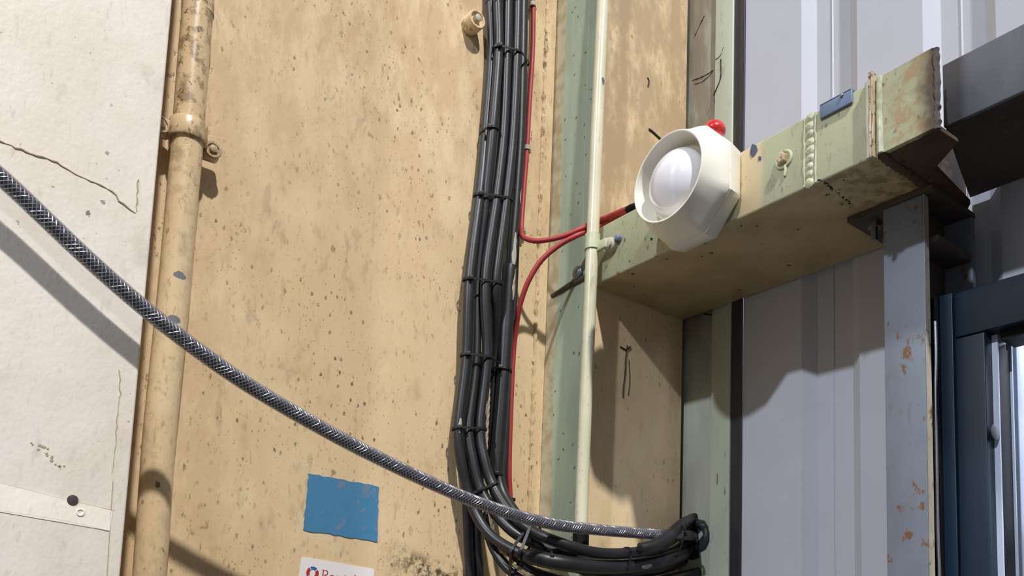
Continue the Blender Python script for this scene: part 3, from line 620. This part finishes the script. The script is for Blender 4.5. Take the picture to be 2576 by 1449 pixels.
def at_row(key, py):
    """centre of a cable where it crosses a row of the photograph"""
    best = None
    for p in cables[key][0]:
        d = p-CAM; f = d.dot(_F); y = CY-F_PX*d.dot(UP)/f
        if best is None or abs(y-py) < best[0]: best = (abs(y-py), p)
    return best[1]
def at_col(key, px):
    best = None
    for p in cables[key][0]:
        d = p-CAM; f = d.dot(_F); x = CX+F_PX*d.dot(RT)/f; y = CY-F_PX*d.dot(UP)/f
        if y > 1230 and (best is None or abs(x-px) < best[0]): best = (abs(x-px), p)
    return best[1]
def tie(pts, axis, label, head=0.35, wid=0.0024, group='cable ties'):
    axis = V(axis).normalized(); a = V((0, 0, 1)) if abs(axis.z) < .7 else V((1, 0, 0)); a = (a-axis*a.dot(axis)).normalized(); b_ = axis.cross(a)
    c0 = sum((p for p, r in pts), V((0, 0, 0)))/len(pts); q = []
    for p, r in pts:
        u, v = (p-c0).dot(a), (p-c0).dot(b_)
        for k in range(24):
            t = 2*math.pi*k/24; q.append((round(u+(r+.0004)*math.cos(t), 6), round(v+(r+.0004)*math.sin(t), 6)))
    h = hull(q); n = len(h); mb = MB(); rings = []
    cu = sum(x for x, _ in h)/n; cv = sum(y for _, y in h)/n
    for k in range(n+1):
        u, v = h[k % n]; l = math.hypot(u-cu, v-cv) or 1; du, dv = (u-cu)/l*.0011, (v-cv)/l*.0011
        P = c0+a*u+b_*v; Q = c0+a*(u+du)+b_*(v+dv)
        rings.append([P-axis*wid/2, Q-axis*wid/2, Q+axis*wid/2, P+axis*wid/2])
    mb.loops(rings, caps=False)
    e = link(bpy.data.objects.new('cable_tie', None)); e.location = c0; e.empty_display_size = .01; tag(e, label, 'cable tie', group)
    mb.build('strap', M['tie'], e)
    # head on the side the camera sees
    best = max(h, key=lambda w_: ((a*w_[0]+b_*w_[1]).normalized()).dot(((CAM-c0)+axis.cross(CAM-c0).normalized()*(head-.35)).normalized()))
    P = c0+a*best[0]+b_*best[1]; nn = (CAM-P); nn = (nn-axis*nn.dot(axis)).normalized(); sd = axis.cross(nn)
    R3 = Matrix((sd, nn, axis)).transposed()
    mb = MB(); mb.box((-.0026, -.0004, -.0021), (.0026, .0030, .0021), .0005)
    for v in mb.bm.verts: v.co = P+R3 @ v.co
    mb.build('head', M['tie'], e); return e
ROW = [(130, 'BCDE', 'black cable tie nearest the top of the upright cable run'), (325, 'AB', 'short black cable tie round the two left cables, second from the top'),
       (490, 'ABCD', 'black cable tie on the upright run, level with the sounder'), (705, 'ABCD', 'black cable tie on the upright run, just below the branching red cable'),
       (900, 'ABCD', 'black cable tie on the upright run at half height of the thick tube'), (1075, 'ABC', 'black cable tie round the three left cables where they start to bend'),
       (1225, 'ABC', 'black cable tie just above where the braided hose crosses the cables')]
for py, ks, lab in ROW:
    pts = [(at_row(k, py+10*(len(ks)-i)/len(ks)), cables[k][1]) for i, k in enumerate(ks)]
    ax_ = at_row(ks[1], py-40)-at_row(ks[1], py+40)
    tie(pts, ax_.normalized()+V((-.12, 0, 0)), lab)
tie([(at_row('T', 930), .0082), (at_row('D', 930), .0052)], (0.1, 0, 1), 'black cable tie round the thick tube at its middle')
tie([(at_row('T', 1192), .0082)], (0.05, 0, 1), 'black cable tie closing the open bottom end of the thick tube')
for px, ks, lab in ((1300, 'ABJ', 'wide black cable tie at the left start of the bottom sweep'), (1330, 'ABCK', 'second black cable tie at the left of the bottom sweep, right beside the wide one'),
                    (1385, 'AK', 'black cable tie low on the sweep, right of the paired ties'), (1552, 'ABCK', 'black cable tie at the middle of the bottom sweep'), (1690, 'ABN', 'black cable tie at the right of the sweep near the hole')):
    pts = [(at_col(k, px), cables[k][1]) for k in ks]
    tie(pts, (at_col('A', px+25)-at_col('A', px-25)), lab, wid=0.003)
# ties knotted bundle lump
# cream mounting strip behind the run
sp = [on(1, .0755, *q) for q in ((1350, -760), (1324, -60), (1322, 0), (1320, 200), (1311, 400), (1304, 600), (1296, 760), (1288, 950), (1280, 1120), (1270, 1260))]
mb = MB(); rings = [[V((p.x-.040, .0768, p.z)), V((p.x+.003, .0768, p.z)), V((p.x+.003, .0777, p.z)), V((p.x-.040, .0777, p.z))] for p in spline(sp, .01)]
mb.loops(rings); tag(mb.build('mounting_strip', M['trimlight'], smooth=False), 'narrow cream metal strip behind the right edge of the black cable run', 'mounting strip')

# ------------------------------------------------------------------ red cables
red1 = [(1343, -60, .070), (1342, 20, .070), (1340, 130, .070), (1332, 260, .070), (1326, 372, .070), (1318, 480, .070), (1312, 575, .066), (1318, 597, .050), (1345, 606, .034), (1380, 603, .020), (1420, 593, .008), (1462, 575, -.0028), (1490, 562, -.0032), (1530, 545, -.018), (1560, 532, -.036), (1592, 520, -.052)]
_q = C(red1, .07); _q = [_q[0]+V((0.01, 0, 0.36))] + _q
r1 = MB().tube(spline(_q, .003), 0.0028, 12)
rp_ = C([(1592, 520, -.036)], 0)[0]
red2 = [(1284, 1262, .0705), (1281, 1180, .0705), (1284, 1060, .0705), (1291, 900, .070), (1298, 830, .064), (1309, 765, .052), (1330, 706, .040), (1362, 655, .028), (1405, 618, .014), (1450, 593, .000), (1490, 576, -.0034), (1530, 557, -.0130), (1560, 543, -.028), (1592, 527, -.046)]
def onx(q, x): return on(0, x, *q)
tag(r1.build('red_cable', M['red']), 'red fire alarm cable coming down from the top and looping across to the sounder', 'cable')
tag(MB().tube(spline(C(red2, .07), .003), 0.0029, 12).build('red_cable', M['red']), 'red fire alarm cable rising from below in a wide arc to the sounder', 'cable')
mb = MB(); P = C([(1578, 528, -.046)], 0)[0]; Q = C([(1598, 519, -.057)], 0)[0]; Q2 = V((0.002, -.066, .0655))
mb.tube([P, P.lerp(Q, .5), Q, Q2], [.0036, .0042, .0038, .003], 12); tag(mb.build('cable_gland', M['black']), 'small black gland where the red cables meet the sounder', 'gland')
for (px, py), lab in (((1326, 373), 'small cream clip holding the red cable beside the upper cable run'), ((1313, 578), 'small cream clip holding the red cable where it turns towards the sounder'), ((1340, 12), 'small cream clip holding the red cable at the very top of the picture')):
    P = on(1, .070, px, py); e = thing('cable_clip', V((P.x, P1, P.z)), lab, 'clip')
    mb = MB(); mb.lathe(V((P.x, .070, P.z)), (0, 0, 1), [(-.0025, .0028), (-.0025, .0040), (.0025, .0040), (.0025, .0028)], 18, caps=False); mb.build('saddle', M['postedge'], e)
    mb = MB(); mb.box((P.x+.002, .0705, P.z-.0025), (P.x+.007, P1-.0002, P.z+.0025), .0006); mb.build('foot', M['postedge'], e)
P = on(1, .0695, 1279, 1258); e = thing('cable_tie', P, 'small black cable tie with a big head knotted round the lower red cable', 'cable tie', 'cable ties')
mb = MB(); mb.lathe(P, (0, 0, 1), [(-.0018, .0029), (-.0018, .0042), (.0018, .0042), (.0018, .0029)], 18, caps=False); mb.build('strap', M['tie'], e)
mb = MB(); mb.box(P+V((-.004, -.008, -.002)), P+V((.004, -.0035, .002)), .0008); mb.tube([P+V((-.003, -.004, 0)), P+V((-.008, -.004, .001))], .0012, 6); mb.build('head', M['tie'], e)

# ------------------------------------------------------------------ ring-shaped end cap at the top
P = on(1, .060, 1203, 45)
e = thing('pipe_end_cap', V((P.x, P1, P.z)), 'round beige capped bolt boss on the wall left of the cable run at the top', 'cap')
mb = MB(); mb.lathe(V((P.x, P1-.0003, P.z)), (0, -1, 0), [(0, .0105), (.014, .0105), (.0165, .010), (.0165, .0082), (.0135, .0078), (.0135, .002)], 28); mb.build('cup', M['pipe'], e)
mb = MB(); mb.lathe(V((P.x, P1-.0140, P.z)), (0, -1, 0), [(0, .0042), (.005, .0042), (.0056, .003)], 6); mb.build('nut', M['postedge'], e)

# ------------------------------------------------------------------ braided hose
hc = [(-420, 60, -.036), (-200, 250, -.036), (-60, 390, -.036), (38, 478, -.036), (120, 556, -.036), (200, 632, -.036), (300, 722, -.036), (400, 806, -.036), (510, 890, -.036), (620, 966, -.036), (740, 1038, -.036), (860, 1105, -.036), (960, 1156, -.036), (1060, 1204, -.036), (1180, 1256, -.036), (1300, 1297, -.036), (1380, 1316, -.036), (1450, 1327, -.036), (1540, 1336, -.036), (1620, 1342, -.035), (1680, 1345, -.030), (1722, 1346, -.022), (1742, 1348, 10.150), (1748, 1349, 10.17)]
hp_ = spline([on(0, q[2]-10, q[0], q[1]) if q[2] > 5 else on(1, q[2], q[0], q[1]) for q in hc], 0.0026); HR = 0.0059
hose = thing('braided_hose', hp_[0], 'clear grey hose with bright braid sagging in front of the pipe and cables', 'hose')
MB().tube(hp_, HR-.0010, 24).build('hose_core', M['hosebody'], hose)
MB().tube(hp_, HR, 28).build('clear_skin', M['skin'], hose, label='clear plastic skin')
fr = frames(hp_); L_ = 0; mbs = [MB(), MB()]; NS = 8; PITCH = 0.024; lens_ = [0]
for i in range(1, len(hp_)): lens_.append(lens_[-1]+(hp_[i]-hp_[i-1]).length)
for sgn in (0, 1):
    for s_ in range(NS):
        pts = []
        for i, (p, a, b_) in enumerate(fr):
            t = (1 if sgn else -1)*(2*math.pi*lens_[i]/PITCH)+2*math.pi*s_/NS
            pts.append(p+(a*math.cos(t)+b_*math.sin(t))*(HR-.00075))
        mbs[sgn].tube(pts, 0.00034, 5)
    mbs[sgn].build('braid', M['braid'], hose)

# ------------------------------------------------------------------ blue patch, sticker
random.seed(3)
def ragged(cs, n, amp):
    out = []
    for i in range(4):
        a, b_ = V(cs[i]+(0,)), V(cs[(i+1) % 4]+(0,))
        for k in range(n):
            q = a.lerp(b_, k/n); out.append((q.x+random.uniform(-amp, amp), q.y+random.uniform(-amp, amp)))
    return out
rg = ragged([(776, 1191), (952, 1224), (948, 1363), (763, 1334)], 14, 1.7)
MBo = MB(); MBo.poly([on(1, P1-.0001, *q) for q in rg], (0, -.0006, 0))
tag(MBo.build('blue_patch', M['blue'], smooth=False), 'rectangular flaking blue vinyl patch stuck on the beige wall', 'patch')
st0, st1 = on(1, P1, 758, 1400), on(1, P1, 942, 1432)
dx = (st1-st0).normalized(); dz = V((0, -1, 0)).cross(dx)*-1
if dz.z > 0: dz = -dz
W_, H_ = (st1-st0).length, 0.036
stk = thing('sticker', st0+dx*W_/2+dz*H_, 'white rectangular company sticker with red lettering at the bottom edge under the blue patch', 'sticker')
def S(u, v, o=.0): q = st0+dx*u+dz*v; return V((q.x, P1-.0001-o, q.z))
rc_ = .0025; ring = []
for cx_, cy_, a0 in ((rc_, rc_, 180), (W_-rc_, rc_, 270), (W_-rc_, H_-rc_, 0), (rc_, H_-rc_, 90)):
    for k in range(5): t = math.radians(a0+k*22.5); ring.append(S(cx_+rc_*math.cos(t), cy_+rc_*math.sin(t)))
MB().poly(ring, (0, -.0005, 0)).build('backing', M['paper'], stk, smooth=False)
def arc(mb, cu, cv, r0, r1, a0, a1):
    A = [math.radians(a0+(a1-a0)*k/8) for k in range(9)]
    mb.poly([S(cu+r1*math.cos(t), cv-r1*math.sin(t), .0005) for t in A]+[S(cu+r0*math.cos(t), cv-r0*math.sin(t), .0005) for t in A[::-1]], (0, -.0002, 0))
U = W_/184.0                                    # sticker units: one photograph pixel
cu, cv = 31*U, 33*U
mb = MB(); arc(mb, cu, cv, 8*U, 15*U, 50, 118); arc(mb, cu, cv, 8*U, 15*U, 230, 300); mb.build('emblem', M['inkblue'], stk, label='blue arcs of the ring emblem')
mb = MB(); arc(mb, cu, cv, 7*U, 15*U, 128, 215); arc(mb, cu, cv, 7*U, 15*U, -50, 38); mb.build('emblem', M['inkred'], stk, label='red arcs of the ring emblem')
mb = MB()
def st(u0, v0, u1, v1, w_=1.6):
    a, b_ = V((u0, v0, 0)), V((u1, v1, 0)); n = (b_-a).normalized(); n = V((-n.y, n.x, 0))*w_/2; e_ = (b_-a).normalized()*.15
    q = [a-e_+n, b_+e_+n, b_+e_-n, a-e_-n]; mb.poly([S(k.x*U, k.y*U, .0005) for k in q], (0, -.0002, 0))
def arcs(cu_, cv_, ru, rv, a0, a1, w_=2.0, n=10):
    p = [(cu_+ru*math.cos(math.radians(a0+(a1-a0)*k/n)), cv_-rv*math.sin(math.radians(a0+(a1-a0)*k/n))) for k in range(n+1)]
    for i in range(n): st(*p[i], *p[i+1], w_)
T, X_, B_ = 22, 30, 44                             # cap line, x line, base line
def serif(u, v, h=2.6): st(u-h, v, u+h, v, .8)
u = 56; st(u, T, u, B_, 2.6); serif(u, T); serif(u, B_); st(u, T, u+6, T, .9); arcs(u+6, T+5.2, 5.2, 5.2, 90, -90, 1.9); st(u, T+10.4, u+6, T+10.4, .9); st(u+5, T+10.4, u+12.5, B_, 2.4); serif(u+13, B_, 1.8)
u = 79; arcs(u, 37.2, 5.6, 6.8, 8, 330, 1.7, 16); st(u-5, 36.4, u+5.6, 36.4, .9)
u = 92; st(u, X_, u, B_, 2.3); serif(u, B_); st(u-2.2, X_, u, X_, .9); arcs(u+5, X_+4.6, 4.8, 4.6, 160, 0, 1.6); st(u+9.8, X_+4.6, u+9.8, B_, 2.3); serif(u+9.8, B_)
u = 111; st(u, 25.5, u, 41, 2.1); st(u-3.2, X_, u+4, X_, .9); arcs(u+3, 41, 3, 3, 180, 290, 1.3)
u = 124; arcs(u, 37, 6.2, 7, 0, 360, 1.9, 20)
u = 136; st(u, T-1, u, B_, 2.3); serif(u, B_); st(u-2.2, T-1, u, T-1, .9); st(u, 38, u+7, X_, 1.2); st(u+2.5, 36, u+9, B_, 2.2); serif(u+9, B_, 1.8); serif(u+7, X_, 2)
u = 152; st(u, X_, u, B_, 2.3); serif(u, B_); st(u-2.2, X_, u, X_, .9); arcs(u, 24.5, .9, .9, 0, 360, 1.4, 8)
u = 161; st(u, T-1, u, B_, 2.3); serif(u, B_); st(u-2.2, T-1, u, T-1, .9)
mb.build('lettering', M['inkred'], stk, smooth=False)

# ------------------------------------------------------------------ details on the cream wall
def scratch(pts, r, name, mat, label, cat):
    P = spline([on(1, WLY-.0001, *q) for q in pts], .003); n = len(P)
    rr = [r*(.35+.65*abs(math.sin(1.7*i+i*i*.3))) for i in range(n)]
    return tag(MB().tube(P, rr, 6).build(name, M[mat]), label, cat)
WL = bpy.data.objects['wall_left']
def wpart(mb, name, mat, label=None):
    o = mb.build(name, mat, WL); 
    if label: o['label'] = label
    return o
M['crack'] = plain('dirty_crack', srgb(176, 160, 136), 0.8)
for pts, r in ((((-60, 330), (75, 385), (130, 402), (165, 422), (200, 442), (240, 460), (282, 480), (300, 505), (340, 535)), .0007), (((347, 450), (344, 490), (343, 530)), .0006),
               (((300, 930), (302, 990), (296, 1040), (290, 1120), (283, 1190)), .0004)):
    P = spline([on(1, WLY-.0001, *q) for q in pts], .003)
    mb = MB().tube([p+V((random.uniform(-.0006, .0006), 0, random.uniform(-.0006, .0006))) for p in P], [r*random.uniform(.4, 1.2) for _ in P], 6); wpart(mb, 'crack', M['crack'])
for pts, w_ in ((((-90, 1192), (150, 1253), (285, 1284)), 0), (((-90, 1271), (150, 1308), (275, 1336)), 0), (((284, 1210), (276, 1330), (268, 1460)), 0)):
    P = spline([on(1, WLY-.0001, *q) for q in pts], .004); wpart(MB().tube(P, .00035, 6), 'tape_edge', M['crack'])
wpart(MB().poly([on(1, WLY-.0001, *q) for q in ((-90, 1193), (284, 1285), (275, 1335), (-90, 1272))], (0, -.0003, 0)), 'painted_tape', M['cream'])
c_ = on(1, WLY-.0005, 183, 1258); wpart(MB().lathe(c_, (0, -1, 0), [(-.001, .0036), (.0004, .0036), (.0006, .002)], 12), 'hole_mark', M['darkrust'])
c_ = on(1, WLY-.0005, 202, 1289); wpart(MB().torus(c_, (0, 1, 0), .0022, .0006, 18, 6), 'screw_ring', M['cream'])
mb = MB()
for k in range(16):
    t = k/15; P = on(1, WLY-.0001, 85+70*t+random.uniform(-8, 8), 1108+70*t+random.uniform(-8, 8)); mb.lathe(P, (0, -1, 0), [(-.0004, random.uniform(.0008, .0022)), (.0002, .0006)], 7)
wpart(mb, 'scrape', M['crack'])

# ------------------------------------------------------------------ room beyond the door
struct(MB().box((0.95, -1.2, ZLO), (0.97, 1.2, 0.6)).build('wall_far', M['alu']))
fp = thing('white_upright', (0.16, -0.40, ZLO), 'pale blue-white aluminium upright just inside the dark blue door frame', 'upright')
px_a, px_b = on(0, 0.17, 2524, 1000).y, on(0, 0.17, 2560, 1000).y
mb = MB(); mb.box((0.17, px_b, ZLO), (0.19, px_a, -0.10), .001); mb.build('profile', M['alu'], fp)
c_ = on(0, .1698, 2548, 1290); mb = MB(); mb.lathe(c_, (-1, 0, 0), [(0, .0034), (.001, .0034), (.002, .002)], 12); mb.build('bolt', M['darkrust'], fp)
sh = thing('wall_rack', (0.6, -0.12, ZLO), 'white rack of horizontal shelves seen through the doorway at the right edge', 'rack')
for k, z in enumerate((-0.30, -0.20, -0.10, 0.0)):
    mb = MB(); mb.box((0.6, -0.55, z), (0.66, 0.30, z+.012)); mb.build('shelf', M['alu'], sh)
for y_ in (-0.50, 0.25):
    mb = MB(); mb.box((0.661, y_, ZLO), (0.681, y_+.03, 0.10)); mb.build('upright_post', M['alu'], sh)
for k, (py) in enumerate((1340, 1400)):
    P = on(0, .20, 2536, py); e = thing('steel_box', (0.22, P.y-.03, P.z-.02), ('upper' if k == 0 else 'lower')+' brushed steel box stacked just inside the doorway at the bottom right', 'box')
    mb = MB(); mb.box((0.205, P.y-.10, P.z-.019), (0.25, P.y+.004, P.z+.002), .001); mb.build('body', M['steelbox'], e)
    mb = MB(); mb.lathe(V((0.2048, P.y-.006, P.z-.009)), (-1, 0, 0), [(0, .004), (.002, .004), (.003, .002)], 12); mb.build('latch', M['galv'], e)
L = bpy.data.lights.new('room_fill_light', 'AREA'); L.shape = 'RECTANGLE'; L.size = .5; L.size_y = .5; L.energy = 15; L.color = (.86, .92, 1)  # unseen light added to brighten the room behind the door
o = link(bpy.data.objects.new('room_fill_light', L)); o.location = (0.50, -0.45, 0.35); o.rotation_euler = V((.55, .35, -1)).to_track_quat('-Z', 'Y').to_euler()
